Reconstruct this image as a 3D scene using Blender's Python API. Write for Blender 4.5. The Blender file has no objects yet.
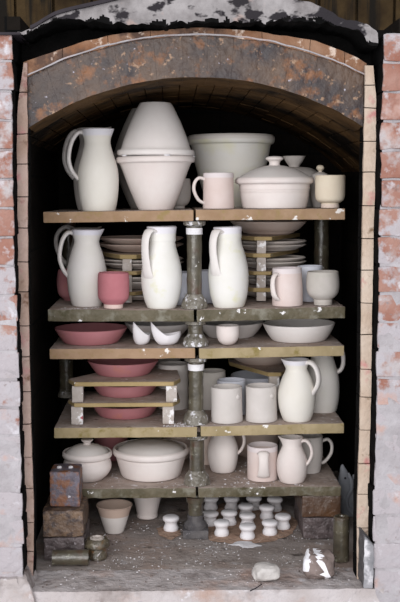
import bpy, bmesh, math, random
from mathutils import Vector, Matrix, noise
random.seed(7)
C = bpy.context.scene.collection
PI = math.pi

# ------------------------------------------------------------------ camera
F = 1040.0
TH = math.atan(108 / F); PS = math.atan(29 * math.cos(TH) / F)
CAM = Vector((-0.0742, -3.19, 0.0))
rot = Matrix.Rotation(-PS, 3, 'Z') @ Matrix.Rotation(PI/2 - TH, 3, 'X')
def ray(px, py): return rot @ Vector(((px-200)/F, (301-py)/F, -1.0))
d0 = ray(195, 542)
CAM.z = -(d0.z * (3.19 / d0.y))              # the kiln floor is z = 0
FWD = rot @ Vector((0, 0, -1))
def W(px, py, Y):
    d = ray(px, py); return CAM + d * ((Y - CAM.y) / d.y)
def G(px, py, z):
    d = ray(px, py); return CAM + d * ((z - CAM.z) / d.z)
def S(p): return (Vector(p) - CAM).dot(FWD) / F     # metres per photo pixel at p
cam = bpy.data.cameras.new('camera'); co = bpy.data.objects.new('camera', cam); C.objects.link(co)
co.location = CAM; co.rotation_euler = rot.to_euler()
cam.sensor_fit = 'HORIZONTAL'; cam.sensor_width = 36; cam.lens = F/400*36; cam.clip_start = .05
bpy.context.scene.camera = co

# ------------------------------------------------------------------ materials
def nd(nt, t, **kw):
    n = nt.nodes.new(t)
    for k, v in kw.items(): setattr(n, k, v)
    return n
def col(c): return (c[0], c[1], c[2], 1)
def mask(nt, coord, scale, lo, hi, detail=4, seed=0.0, stretch=None):
    mp = nd(nt, 'ShaderNodeMapping'); mp.inputs['Location'].default_value = (seed, seed*1.7, -seed)
    if stretch: mp.inputs['Scale'].default_value = stretch
    nt.links.new(coord, mp.inputs[0])
    n = nd(nt, 'ShaderNodeTexNoise'); n.inputs['Scale'].default_value = scale; n.inputs['Detail'].default_value = detail
    n.inputs['Roughness'].default_value = .6
    nt.links.new(mp.outputs[0], n.inputs['Vector'])
    r = nd(nt, 'ShaderNodeMapRange'); r.inputs['From Min'].default_value = lo; r.inputs['From Max'].default_value = hi
    nt.links.new(n.outputs['Fac'], r.inputs['Value']); return r.outputs[0]
def mix(nt, fac, a, b):
    m = nd(nt, 'ShaderNodeMix', data_type='RGBA')
    if isinstance(fac, (int, float)): m.inputs[0].default_value = fac
    else: nt.links.new(fac, m.inputs[0])
    for i, v in ((6, a), (7, b)):
        if isinstance(v, tuple): m.inputs[i].default_value = col(v)
        else: nt.links.new(v, m.inputs[i])
    return m.outputs[2]
def mathn(nt, op, a, b=None, clamp=False):
    m = nd(nt, 'ShaderNodeMath', operation=op); m.use_clamp = clamp
    for i, v in enumerate((a, b)):
        if v is None: continue
        if isinstance(v, (int, float)): m.inputs[i].default_value = v
        else: nt.links.new(v, m.inputs[i])
    return m.outputs[0]
def mat(name, c1, c2=None, scale=12, rough=.8, spots=(), bump=0, bscale=60, spec=.14, over=(), rim=None, foot=None, rimat=.93, footat=.06, brick=None, zlime=None, coat=0):
    m = bpy.data.materials.new(name); m.use_nodes = True; nt = m.node_tree
    bs = nt.nodes['Principled BSDF']
    tc = nd(nt, 'ShaderNodeTexCoord'); ob = tc.outputs['Object']
    oi = nd(nt, 'ShaderNodeObjectInfo')
    va = nd(nt, 'ShaderNodeVectorMath', operation='MULTIPLY_ADD'); va.inputs[1].default_value = (1, 1, 1)
    nt.links.new(ob, va.inputs[0]); cmb = nd(nt, 'ShaderNodeCombineXYZ')
    rr = mathn(nt, 'MULTIPLY', oi.outputs['Random'], 7.0)
    for i in range(3): nt.links.new(rr, cmb.inputs[i])
    nt.links.new(cmb.outputs[0], va.inputs[2]); ob = va.outputs[0]
    c = mix(nt, mask(nt, ob, scale, .35, .65), c1, c2 or c1)
    if brick:
        br = nd(nt, 'ShaderNodeTexBrick'); mp = nd(nt, 'ShaderNodeMapping')
        mp.inputs['Rotation'].default_value = brick.get('rot', (0, 0, 0))
        nt.links.new(tc.outputs['Object'], mp.inputs[0]); nt.links.new(mp.outputs[0], br.inputs['Vector'])
        br.inputs['Scale'].default_value = 1; br.inputs['Brick Width'].default_value = brick['w']; br.inputs['Row Height'].default_value = brick['h']
        br.inputs['Mortar Size'].default_value = brick['m']; br.inputs['Color1'].default_value = (1,1,1,1); br.inputs['Color2'].default_value = (.5,.5,.5,1); br.inputs['Mortar'].default_value = (0,0,0,1)
        cc = mix(nt, br.outputs['Color'], c2, c); c = mix(nt, br.outputs['Fac'], cc, brick['c'])
    for sp in spots:
        c = mix(nt, mask(nt, ob, sp[1], sp[2], sp[3], seed=sp[1]*.37, stretch=sp[4] if len(sp) > 4 else None), c, sp[0])
    if zlime:                                    # lime wash that thickens towards the foot of the wall
        sx = nd(nt, 'ShaderNodeSeparateXYZ'); nt.links.new(tc.outputs['Object'], sx.inputs[0])
        g = nd(nt, 'ShaderNodeMapRange'); g.inputs['From Min'].default_value = zlime[1]; g.inputs['From Max'].default_value = zlime[2]
        g.inputs['To Min'].default_value = .38; g.inputs['To Max'].default_value = -.12
        nt.links.new(sx.outputs[2], g.inputs['Value'])
        n = mask(nt, ob, 11, .2, .8, 6, 3.3)
        s = mathn(nt, 'ADD', n, g.outputs[0]); s = mathn(nt, 'SUBTRACT', s, .46); s = mathn(nt, 'MULTIPLY', s, 9, True)
        s = mathn(nt, 'MULTIPLY', s, .92)
        c = mix(nt, s, c, zlime[0])
    for sp in over: c = mix(nt, mask(nt, ob, sp[1], sp[2], sp[3], seed=sp[1]*.61), c, sp[0])
    if rim or foot:
        sx = nd(nt, 'ShaderNodeSeparateXYZ'); nt.links.new(tc.outputs['Generated'], sx.inputs[0])
        if rim:
            g = nd(nt, 'ShaderNodeMapRange'); g.inputs['From Min'].default_value = rimat-.012; g.inputs['From Max'].default_value = rimat+.012
            nt.links.new(sx.outputs[2], g.inputs['Value']); c = mix(nt, g.outputs[0], c, rim)
        if foot:
            g = nd(nt, 'ShaderNodeMapRange'); g.inputs['From Min'].default_value = footat+.01; g.inputs['From Max'].default_value = footat-.01
            nt.links.new(sx.outputs[2], g.inputs['Value']); c = mix(nt, g.outputs[0], c, foot)
    nt.links.new(c, bs.inputs['Base Color'])
    bs.inputs['Roughness'].default_value = rough; bs.inputs['Specular IOR Level'].default_value = spec
    if coat: bs.inputs['Coat Weight'].default_value = coat; bs.inputs['Coat Roughness'].default_value = .25
    if bump:
        n = nd(nt, 'ShaderNodeTexNoise'); n.inputs['Scale'].default_value = bscale; n.inputs['Detail'].default_value = 6
        nt.links.new(ob, n.inputs['Vector'])
        b = nd(nt, 'ShaderNodeBump'); b.inputs['Strength'].default_value = bump; b.inputs['Distance'].default_value = .01
        nt.links.new(n.outputs['Fac'], b.inputs['Height']); nt.links.new(b.outputs[0], bs.inputs['Normal'])
    return m
LAV = (.70, .675, .71); WH = (.68, .63, .61)
YEL = (.66, .64, .40)
P = dict(
 white=mat('raw_glaze_white', (.68,.63,.605), (.73,.69,.665), 9, .75, bump=.06),
 pinkw=mat('raw_glaze_pinkish_white', (.68,.60,.57), (.73,.67,.64), 8, .75, bump=.06),
 cream=mat('raw_glaze_cream', (.69,.65,.58), (.73,.695,.64), 7, .7, rim=LAV, rimat=.91, bump=.05),
 creamy=mat('raw_glaze_cream_yellow', (.70,.68,.62), (.75,.73,.70), 7, .6, spots=[(YEL, 14, .60, .78)], rim=LAV, rimat=.91, bump=.05),
 jugw=mat('raw_glaze_jug_white', (.68,.65,.60), (.72,.68,.66), 7, .65, rim=(.70,.68,.74), rimat=.92, bump=.05),
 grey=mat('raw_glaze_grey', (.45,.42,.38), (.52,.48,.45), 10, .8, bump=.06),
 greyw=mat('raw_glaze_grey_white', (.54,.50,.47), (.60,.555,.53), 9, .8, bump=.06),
 blue=mat('raw_glaze_bluish', (.58,.59,.66), (.63,.64,.70), 9, .7, bump=.05),
 mugrim=mat('raw_glaze_mug', (.62,.50,.46), (.68,.58,.55), 8, .75, rim=(.68,.61,.61), rimat=.86, bump=.06),
 bigbowl=mat('raw_glaze_large_bowl', (.76,.73,.67), (.79,.77,.73), 5, .7, spots=[((.76,.73,.52), 5, .52, .72)], rim=(.66,.61,.57), rimat=.93, bump=.05),
 tanc=mat('raw_glaze_tan', (.62,.52,.40), (.67,.59,.47), 9, .8, foot=(.66,.55,.48), footat=.12, bump=.05),
 red=mat('raw_glaze_rose_red', (.42,.165,.18), (.47,.205,.22), 8, .75, spots=[((.50,.20,.15), 14, .58, .75)], bump=.06),
 redcup=mat('raw_glaze_rose_cup', (.42,.15,.17), (.47,.19,.21), 8, .75, spots=[((.50,.20,.15), 14, .58, .75)], foot=(.70,.55,.50), footat=.11, bump=.05),
 terra=mat('bisque_terracotta_top', (.66,.60,.56), (.70,.65,.62), 8, .8, rim=(.53,.40,.33), rimat=.64, bump=.05),
 plate=mat('raw_plate', (.66,.59,.54), (.73,.68,.64), 8, .8, bump=.05),
 bowlpink=mat('bisque_pink_bowl', (.60,.46,.39), (.65,.54,.48), 7, .8, bump=.05),
 spool=mat('raw_porcelain', (.72,.69,.70), (.77,.74,.76), 12, .6),
 clay=mat('dry_grey_clay', (.27,.28,.31), (.33,.34,.37), 20, .75, bump=.2),
 wash=mat('kiln_wash', (.32,.245,.205), (.44,.365,.325), 10, .9, spots=[((.62,.58,.58), 42, .62, .70), ((.10,.06,.05), 25, .62, .74)], bump=.5),
 edge_tan=mat('kiln_shelf_edge_tan', (.29,.185,.11), (.36,.24,.155), 16, .75, spots=[((.28,.20,.09), 30, .55, .7), ((.75,.70,.66), 22, .665, .69)], bump=.3),
 edge_ol=mat('kiln_shelf_edge_olive_tan', (.30,.235,.13), (.38,.30,.18), 16, .6, spots=[((.22,.17,.06), 30, .55, .7), ((.75,.72,.68), 24, .67, .69)], bump=.3),
 edge_gr=mat('kiln_shelf_edge_ash_glazed', (.085,.072,.044), (.14,.118,.08), 18, .4, spots=[((.21,.195,.155), 20, .52, .66), ((.07,.06,.03), 30, .58, .7), ((.78,.76,.76), 26, .64, .67)], bump=.5),
 tile=mat('kiln_tile_edge', (.32,.235,.11), (.38,.28,.14), 20, .65, spots=[((.72,.68,.64), 26, .67, .70)], bump=.3),
 prop=mat('kiln_prop', (.40,.35,.31), (.48,.43,.40), 26, .8, spots=[((.78,.76,.76), 30, .56, .62), ((.45,.12,.14), 30, .70, .74), ((.28,.16,.08), 22, .62, .74)], bump=.4),
 post=mat('ash_glazed_post', (.055,.046,.032), (.098,.084,.056), 22, .3, spots=[((.26,.25,.19), 34, .60, .72), ((.08,.04,.025), 16, .56, .7), ((.55,.54,.52), 50, .68, .73)], bump=.4, spec=.5, coat=.4),
 crust=mat('crusted_post_foot', (.12,.105,.08), (.20,.18,.15), 40, .35, spots=[((.66,.65,.68), 60, .56, .64), ((.08,.06,.04), 45, .60, .7)], bump=1, spec=.6),
 crustd=mat('dark_crusted_glaze', (.055,.042,.028), (.12,.10,.065), 40, .3, spots=[((.62,.58,.58), 55, .60, .68), ((.16,.08,.03), 35, .55, .65)], bump=.8, spec=.6, coat=.4),
 darkblock=mat('dark_block', (.075,.07,.075), (.13,.12,.12), 40, .6, spots=[((.5,.48,.5), 60, .66, .72)], bump=.5),
 whitewash=mat('white_kiln_wash', (.70,.68,.70), (.76,.74,.76), 40, .9, bump=.4),
 brickblue=mat('purple_rust_brick', (.085,.07,.085), (.16,.14,.175), 20, .5, spots=[((.20,.085,.045), 24, .46, .56), ((.55,.53,.58), 45, .68, .74)], bump=.6, spec=.5),
 brickbrown=mat('brown_glazed_brick', (.11,.07,.05), (.19,.12,.075), 30, .5, spots=[((.06,.04,.035), 40, .5, .62), ((.26,.22,.21), 26, .6, .7), ((.6,.56,.54), 70, .68, .74)], bump=.8, spec=.5),
 brickdark=mat('dark_purple_brick', (.055,.04,.04), (.13,.10,.10), 30, .5, spots=[((.35,.31,.32), 60, .6, .7)], bump=.9, spec=.5),
 brickrust=mat('rust_glazed_brick', (.06,.032,.020), (.11,.052,.024), 12, .4, spots=[((.11,.07,.05), 20, .5, .62), ((.6,.55,.5), 70, .69, .74)], bump=.5, spec=.5, coat=.3),
 paintrock=mat('brown_rock', (.13,.10,.09), (.24,.19,.175), 30, .7, spots=[((.45,.42,.42), 60, .62, .7)], bump=.7),
 splash=mat('white_splash', (.80,.79,.82), (.74,.73,.76), 30, .6, bump=.3),
 stone=mat('pale_stone', (.42,.39,.37), (.55,.52,.50), 30, .8, spots=[((.25,.42,.30), 16, .60, .70)], bump=.5),
 chunk=mat('grey_brick_fragment', (.17,.17,.18), (.28,.27,.285), 18, .8, spots=[((.58,.56,.58), 18, .52, .64)], bump=.6),
 floor=mat('kiln_floor', (.24,.20,.18), (.37,.325,.305), 7, .85, spots=[((.32,.245,.21), 4, .52, .68), ((.07,.055,.05), 14, .60, .72), ((.40,.37,.37), 20, .60, .72), ((.66,.63,.65), 60, .66, .72)], bump=.5, bscale=60),
 sill=mat('cement_sill', (.39,.345,.335), (.48,.44,.44), 7, .9, spots=[((.38,.27,.23), 6, .54, .70), ((.19,.155,.145), 9, .55, .72), ((.58,.55,.57), 24, .62, .72)], bump=.9, bscale=50),
 wallbrick=mat('limewashed_brick', (.25,.11,.08), (.33,.19,.155), 9, .85, spots=[((.40,.36,.36), 14, .54, .66), ((.16,.10,.09), 20, .64, .74)], zlime=((.385,.36,.38), -.05, 1.15), over=[((.34,.30,.30), 16, .57, .72), ((.44,.29,.25), 7, .58, .68), ((.24,.20,.20), 45, .63, .72), ((.50,.475,.50), 22, .58, .70)], bump=1, bscale=40),
 mortar=mat('old_mortar', (.31,.285,.295), (.41,.385,.40), 12, .95, spots=[((.27,.22,.215), 20, .60, .74), ((.42,.30,.27), 9, .60, .70)], bump=1, bscale=45),
 plaster=mat('rough_plaster', (.17,.155,.155), (.31,.29,.29), 14, .95, spots=[((.40,.28,.24), 9, .60, .72), ((.025,.022,.025), 10, .55, .60, (1,1,1.6))], bump=1, bscale=35),
 soot=mat('soot', (.004,.004,.004), (.008,.0075,.0075), 14, 1, spec=.03, bump=.5),
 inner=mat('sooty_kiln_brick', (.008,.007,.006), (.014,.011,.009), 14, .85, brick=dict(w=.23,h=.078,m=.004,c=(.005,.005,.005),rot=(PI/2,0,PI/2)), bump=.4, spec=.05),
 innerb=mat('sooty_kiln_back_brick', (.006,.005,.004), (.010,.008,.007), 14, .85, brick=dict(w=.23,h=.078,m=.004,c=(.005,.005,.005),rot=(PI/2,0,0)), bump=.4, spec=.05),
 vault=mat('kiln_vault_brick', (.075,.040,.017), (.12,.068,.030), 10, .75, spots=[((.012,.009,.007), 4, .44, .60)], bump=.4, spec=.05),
 voussoir=mat('fired_arch_brick', (.036,.024,.021), (.095,.055,.034), 5, .42, spots=[((.024,.017,.019), 6, .46, .62), ((.17,.065,.02), 18, .54, .66), ((.25,.15,.09), 50, .62, .68), ((.34,.32,.38), 70, .68, .73)], bump=.5, spec=.35, bscale=45),
 archtop=mat('orange_arch_band', (.20,.095,.05), (.29,.17,.11), 12, .8, spots=[((.10,.06,.045), 10, .50, .60), ((.58,.46,.38), 24, .60, .68)], bump=.6),
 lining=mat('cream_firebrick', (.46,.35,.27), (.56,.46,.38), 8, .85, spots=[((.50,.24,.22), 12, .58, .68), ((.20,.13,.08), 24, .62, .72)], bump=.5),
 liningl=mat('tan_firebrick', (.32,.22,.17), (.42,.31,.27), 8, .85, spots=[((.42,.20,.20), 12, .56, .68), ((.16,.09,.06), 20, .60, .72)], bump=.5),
 steel=mat('dark_steel', (.018,.014,.018), (.03,.025,.03), 20, .6),
 wood=mat('dark_boards', (.022,.013,.006), (.060,.038,.016), 6, .9, spots=[((.010,.008,.006), 5, .5, .6, (4,1,.3))], bump=.3),
 sienna=mat('ochre_sand', (.34,.22,.16), (.42,.29,.22), 30, .95, bump=.8),
 ash=mat('pale_flakes', (.60,.57,.58), (.74,.71,.73), 90, .9),
 ashd=mat('brown_grit', (.10,.07,.06), (.30,.25,.23), 90, .9),
)

# ------------------------------------------------------------------ object helpers
def link(name, bm, m, parent=None, smooth=True, mats=None):
    me = bpy.data.meshes.new(name); bmesh.ops.recalc_face_normals(bm, faces=bm.faces)
    bm.to_mesh(me); bm.free()
    for mm in (mats or [m]): me.materials.append(mm)
    if smooth:
        for p in me.polygons: p.use_smooth = True
        try: me.set_sharp_from_angle(angle=math.radians(38))
        except Exception: pass
    o = bpy.data.objects.new(name, me); C.objects.link(o)
    if parent: o.parent = parent
    return o
def tag(o, label, cat, group=None, kind=None):
    o['label'] = label; o['category'] = cat
    if group: o['group'] = group
    if kind: o['kind'] = kind
    return o
def struct(o): o['kind'] = 'structure'; return o
def thing(name, label, cat, loc, rz=0, group=None):
    o = bpy.data.objects.new(name, None); C.objects.link(o); o.empty_display_size = .02
    o.location = loc; o.rotation_euler = (0, 0, rz); tag(o, label, cat, group); return o
def relabel(o, label): o['label'] = label; return o
def dup(root, loc, label, rz=0, sc=None):
    r = root.copy(); C.objects.link(r); r.location = loc; r.rotation_euler = (0, 0, rz); r['label'] = label
    if sc: r.scale = sc
    for ch in root.children:
        c = ch.copy(); C.objects.link(c); c.parent = r
        for g in ch.children:
            d = g.copy(); C.objects.link(d); d.parent = c
    return r
def catmull(pts, n=4):
    out = []
    for i in range(len(pts)-1):
        p0 = Vector(pts[max(i-1, 0)]); p1 = Vector(pts[i]); p2 = Vector(pts[i+1]); p3 = Vector(pts[min(i+2, len(pts)-1)])
        if (p2-p1).length < 1e-9: continue
        for k in range(n):
            t = k/n
            out.append(.5*((2*p1)+(p2-p0)*t+(2*p0-5*p1+4*p2-p3)*t*t+(3*p1-p0-3*p2+p3)*t**3))
    out.append(Vector(pts[-1])); return out
def lathe_bm(prof, seg=48, fn=None):
    bm = bmesh.new(); rings = []
    for r, z in prof:
        if r < 1e-6: rings.append([bm.verts.new((0, 0, z))])
        else: rings.append([bm.verts.new((r*math.cos(2*PI*k/seg), r*math.sin(2*PI*k/seg), z)) for k in range(seg)])
    for a, b in zip(rings, rings[1:]):
        if len(a) == 1 and len(b) == 1: continue
        for k in range(seg):
            k2 = (k+1) % seg
            if len(a) == 1: bm.faces.new((a[0], b[k], b[k2]))
            elif len(b) == 1: bm.faces.new((a[k], b[0], a[k2]))
            else: bm.faces.new((a[k], b[k], b[k2], a[k2]))
    if fn:
        for v in bm.verts: v.co = fn(v.co.copy())
    return bm
def vessel(outer, s, t=1.3, ft=1.6, fn=None, seg=48, n=4):
    o = [(r*s, h*s) for r, h in outer]; c = catmull([(0, 0)] * 0 + o, n)
    t *= s; ft *= s; top = c[-1]
    prof = [(0, 0)] + [tuple(v) for v in c] + [(top.x - t*.5, top.y + t*.35)]
    inner = [(max(v.x - t, 0.001), v.y) for v in reversed(c) if v.y > ft*1.6]
    prof += inner + [(max(inner[-1][0]-t, .0008), ft), (0, ft)]
    return lathe_bm(prof, seg, fn)
def spout_fn(phi, h0, h1, amt, s):
    """pull the rim outwards into a pouring lip in direction phi"""
    h0 *= s; h1 *= s; amt *= s
    def f(v):
        if v.z <= h0: return v
        a = math.atan2(v.y, v.x); d = (a - phi + PI) % (2*PI) - PI
        k = ((v.z-h0)/(h1-h0))**1.4; g = math.exp(-(d/.38)**2)
        v.x += math.cos(phi)*amt*k*g; v.y += math.sin(phi)*amt*k*g; v.z += amt*.35*k*g
        return v
    return f
def strap(path, w, t, phi, s, n=7):
    """handle: an oval strap swept along (radial, height) points in the vertical plane at angle phi"""
    pts = catmull(path, n); bm = bmesh.new(); rings = []; m = 12
    ux = Vector((math.cos(phi), math.sin(phi), 0)); side = Vector((-ux.y, ux.x, 0))
    P3 = [(ux*p.x + Vector((0, 0, p.y)))*s for p in pts]
    for i, p in enumerate(P3):
        tg = (P3[min(i+1, len(P3)-1)] - P3[max(i-1, 0)]).normalized(); nn = side.cross(tg)
        u = i/(len(P3)-1); ww = w*(1.15 - .35*math.sin(PI*min(u*1.1, 1)))
        rings.append([bm.verts.new(p + side*(ww*.5*s*math.cos(2*PI*k/m)) + nn*(t*.5*s*math.sin(2*PI*k/m))) for k in range(m)])
    for a, b in zip(rings, rings[1:]):
        for k in range(m): bm.faces.new((a[k], b[k], b[(k+1) % m], a[(k+1) % m]))
    bm.faces.new(rings[0]); bm.faces.new(list(reversed(rings[-1]))); return bm
def nz(v, sc, seed=0): return noise.noise_vector(Vector(v)*sc + Vector((seed, seed*2.3, -seed)))
def rough_box(x0, x1, y0, y1, z0, z1, cell=.02, amp=.002, sc=40, seed=1, bev=.003):
    bm = bmesh.new(); bmesh.ops.create_cube(bm, size=1)
    for v in bm.verts: v.co = Vector((x0 if v.co.x < 0 else x1, y0 if v.co.y < 0 else y1, z0 if v.co.z < 0 else z1))
    if bev: bmesh.ops.bevel(bm, geom=list(bm.edges), offset=bev, segments=2, affect='EDGES', profile=.6)
    for ax, lo, hi in ((0, x0, x1), (1, y0, y1), (2, z0, z1)):
        k = int((hi-lo)/cell)
        for i in range(1, k):
            co_ = [0, 0, 0]; co_[ax] = lo + (hi-lo)*i/k; no = [0, 0, 0]; no[ax] = 1
            bmesh.ops.bisect_plane(bm, geom=bm.verts[:]+bm.edges[:]+bm.faces[:], plane_co=co_, plane_no=no)
    if amp:
        for v in bm.verts: v.co += nz(v.co, sc, seed)*amp
    return bm
def merge(bm, other):
    me = bpy.data.meshes.new('t'); other.to_mesh(me); other.free(); bm.from_mesh(me); bpy.data.meshes.remove(me)

# ------------------------------------------------------------------ kiln shelves (front edges given in photo pixels at Y = 0)
LV = {}
DEP = .60
def slab(key, xl, yl, xr, yr, th, edge, label, amp=.0012, seed=1):
    a = W(xl, yl, 0); b = W(xr, yr, 0); t = th*S(a); ang = math.atan2(b.z-a.z, b.x-a.x); L = math.hypot(b.x-a.x, b.z-a.z)
    bm = rough_box(0, L, 0, DEP, -t, 0, .025, amp, 30, seed, .003)
    for v in bm.verts:
        if v.co.z > -.0045 and v.co.y > .012: v.co.z = min(v.co.z, 0)
    bm.faces.ensure_lookup_table()
    bmesh.ops.recalc_face_normals(bm, faces=bm.faces)
    for f in bm.faces: f.material_index = 1 if f.normal.z > .75 else 0
    o = link('kiln_shelf', bm, None, smooth=True, mats=[P[edge], P['wash']])
    o.location = a; o.rotation_euler = (0, -ang, 0)
    tag(o, label, 'kiln shelf', 'kiln shelves')
    LV[key] = (a, b, t); return o
slab('1L', 43, 212, 193.5, 210, 11, 'edge_tan', 'sand-coloured kiln shelf at top left, under the leftmost jug and bulging pots', seed=1)
slab('1R', 196, 209.5, 345, 208.5, 11, 'edge_tan', 'sand-coloured kiln shelf at top right, under the casserole and lidded cup', seed=2)
slab('2L', 48, 309.5, 194, 310, 12, 'edge_gr', 'grey-green glazed kiln shelf on the left, under the rose-red cup', .002, 3)
slab('2R', 197, 310, 345, 306.5, 12, 'edge_gr', 'grey-green glazed kiln shelf on the right, under the grey cup and tall jug', .003, 4)
slab('3L', 49.5, 349, 195, 348, 10.5, 'edge_tan', 'tan kiln shelf on the left, under the widest red dish', seed=5)
slab('3R', 199, 348.5, 344, 345.5, 10.5, 'edge_ol', 'tan kiln shelf on the right, under the wide white dish and small round cup', seed=6)
slab('4L', 54, 428, 197, 427, 10.5, 'edge_ol', 'olive-tan kiln shelf on the left, under the three-tier rack of red dishes', seed=7)
slab('4R', 200.5, 426.5, 344, 423, 10.5, 'edge_ol', 'olive-tan kiln shelf on the right, under the two grey beakers', seed=8)
slab('5L', 77, 489, 196, 488, 10, 'edge_gr', 'green-edged lowest kiln shelf on the left, under the lidded jar and casserole', .003, 9)
slab('5R', 198, 488, 341, 486, 10, 'edge_gr', 'white-streaked lowest kiln shelf on the right, above the small spools', .003, 10)
def zsh(key, X):
    a, b, t = LV[key]; return a.z + (b.z-a.z)*(X-a.x)/(b.x-a.x) + .0012
SPOTS = []
def spot(key, px, Y):
    """point on a shelf (or the floor, key 0) straight behind photo column px at depth Y"""
    z = 0.0 if key == 0 else zsh(key, W(px, 300, Y).x)
    X = (CAM + ray(px, 300)*((Y-CAM.y)/ray(px, 300).y)).x
    for _ in range(3):                         # column px bends slightly with height because the camera looks down
        d = ray(px, 300)
        p = Vector((X, Y, z)); q = rot.transposed() @ (p-CAM); u = 200 + F*q.x/(-q.z)
        X += (px-u)*S(p); z = 0.0 if key == 0 else zsh(key, X)
    if key: SPOTS.append((X, Y, z, key))
    return Vector((X, Y, z))

# ------------------------------------------------------------------ posts
def post(px, Y, zb, zt, label, r=7.5, sq=False, rb=13, band=True, hb=14):
    p = spot(0, px, Y); p.z = zb; s = S(W(px, 300, Y)); H = (zt-zb)
    t = thing('kiln_post', label, 'kiln post', p, group='kiln posts')
    r *= s; rb *= s; hb *= s
    def rough(a, sc): return lambda v: v + Vector((nz(v+p, sc).x*a, nz(v+p, sc).y*a, 0))
    col_ = [(0, hb*.3), (r, hb*.3)] + [(r*(1+.02*math.sin(i*2.1)), hb*.3+(H-hb*.3-.004)*i/14) for i in range(15)] + [(0, H-.004)]
    link('column', lathe_bm(col_, 28, rough(.0012, 60)), P['post'], t)
    if sq:
        bm = rough_box(-rb, rb, -rb*.85, rb*.85, 0, hb*.75, .012, .002, 60, 3, .003); link('base_block', bm, P['darkblock'], t)
        link('base_ring', lathe_bm([(0, hb*.7), (rb*.85, hb*.72), (rb*.9, hb*1.1), (rb*.62, hb*1.45), (rb*.66, hb*1.9), (0, hb*1.95)], 28, rough(.002, 60)), P['darkblock'], t)
        link('collar', lathe_bm([(0, H*.80), (r*1.25, H*.80), (r*1.3, H*.92), (r*.9, H*.94), (0, H*.94)], 28, rough(.001, 80)), P['post'], t)
    else:
        link('foot', lathe_bm([(0, 0), (rb, 0), (rb*1.0, hb*.22), (rb*.9, hb*.6), (rb*.72, hb*.8), (r*1.05, hb), (0, hb)], 36, rough(.0035, 70)), P['crust'], t)
        link('collar', lathe_bm([(0, H-hb*.35), (r*1.1, H-hb*.38), (rb*.85, H-hb*.28), (rb*.88, H-.0012), (0, H-.0012)], 30, rough(.002, 70)), P['crust'], t)
    if band:
        link('white_band', lathe_bm([(r*.9, H-hb*.95), (r*1.08, H-hb*.95), (r*1.1, H-hb*.5), (r*.9, H-hb*.48)], 30, rough(.001, 70)), P['whitewash'], t)['label'] = 'white wash band'
    return t
def und(key, X): return zsh(key, X) - LV[key][2] - .0022
X0 = 0.0
PY = .05
post(194.5, PY, zsh('2L', X0), min(und('1L', X0), und('1R', X0)), 'tall olive kiln post between the two topmost middle shelf joints')
post(195.5, PY, zsh('3L', X0), min(und('2L', X0), und('2R', X0)), 'shortest crusted kiln post, beside the two little pourers', band=False, hb=12)
post(196, PY, zsh('4L', X0), min(und('3L', X0), und('3R', X0)), 'tall olive kiln post with white collar beside the red dish rack')
post(197, PY, zsh('5L', X0), min(und('4L', X0), und('4R', X0)), 'kiln post between the oval casserole and white jug', band=False)
post(195.5, PY+.01, 0, min(und('5L', X0), und('5R', X0)), 'dark kiln post on a square block standing on the kiln floor', band=False, sq=True, hb=12)
post(318.5, .50, zsh('2R', W(318, 300, .5).x), und('1R', W(318, 300, .5).x), 'olive kiln post at back right, behind the grey cup', band=False, r=7.5, hb=8, rb=9)
post(68, .50, zsh('4L', W(68, 400, .5).x), und('3L', W(68, 400, .5).x), 'dim brown kiln post at back left behind the red dish rack', band=False, r=7, hb=8, rb=9)
post(72, .50, zsh('2L', W(72, 300, .5).x), und('1L', W(72, 300, .5).x), 'dim kiln post at back left behind the white jug', band=False, r=7, hb=8, rb=9)

# ------------------------------------------------------------------ pottery
R = math.radians
def jug(key, px, Y, prof, hpath, m, label, phi=180, sp=0, spa=3.5, w=7.5, t=4.3, hs=None, tt=1.3):
    p = spot(key, px, Y); s = S(p); top = prof[-1][1]
    o = thing('jug', label, 'jug', p, group='white jugs')
    link('body', vessel(prof, s, tt, fn=spout_fn(R(sp), top-9, top, spa, s)), P[m], o)
    hm = {'cream': 'jugw', 'creamy': 'jugw'}.get(m, m)
    link('handle', strap(hpath, w, t, R(phi), s), P['white'] if m != 'pinkw' else P['pinkw'], o)
    return o
def mug(key, px, Y, r, h, m, label, hpath=None, phi=180, w=5.5, t=3.3, rb=None, bulge=0, name='mug', cat='mug', dot=None, foot=None):
    p = spot(key, px, Y); s = S(p); rb = rb or r
    o = thing(name, label, cat, p, group='mugs and cups')
    pr = [(rb-1, 0), (rb-.3, .4), (rb, 1.5), (r+bulge, h*.45), (r, h*.85), (r, h)]
    link('body', vessel(pr, s), P[m], o)
    if hpath: link('handle', strap(hpath, w, t, R(phi), s), P['pinkw' if m == 'mugrim' else m], o)
    if dot:
        a = R(dot[0]); bm = bmesh.new(); bmesh.ops.create_uvsphere(bm, u_segments=16, v_segments=10, radius=2.6*s)
        for v in bm.verts:
            v.co.y *= .45; v.co = Matrix.Rotation(a+PI/2, 3, 'Z') @ v.co; v.co += Vector((math.cos(a)*r*s, math.sin(a)*r*s, dot[1]*s))
        link('thumb_stud', bm, P[m], o)
    return o
def bowl(key, px, Y, prof, m, label, name='bowl', cat='bowl', z=None, group='bowls and dishes', sy=1, t=1.4):
    p = spot(key, px, Y)
    if z is not None: p.z = z
    s = S(p)
    o = link(name, vessel(prof, s, t), P[m]); o.location = p
    if sy != 1: o.scale = (1, sy, 1)
    return tag(o, label, cat, group)

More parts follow.
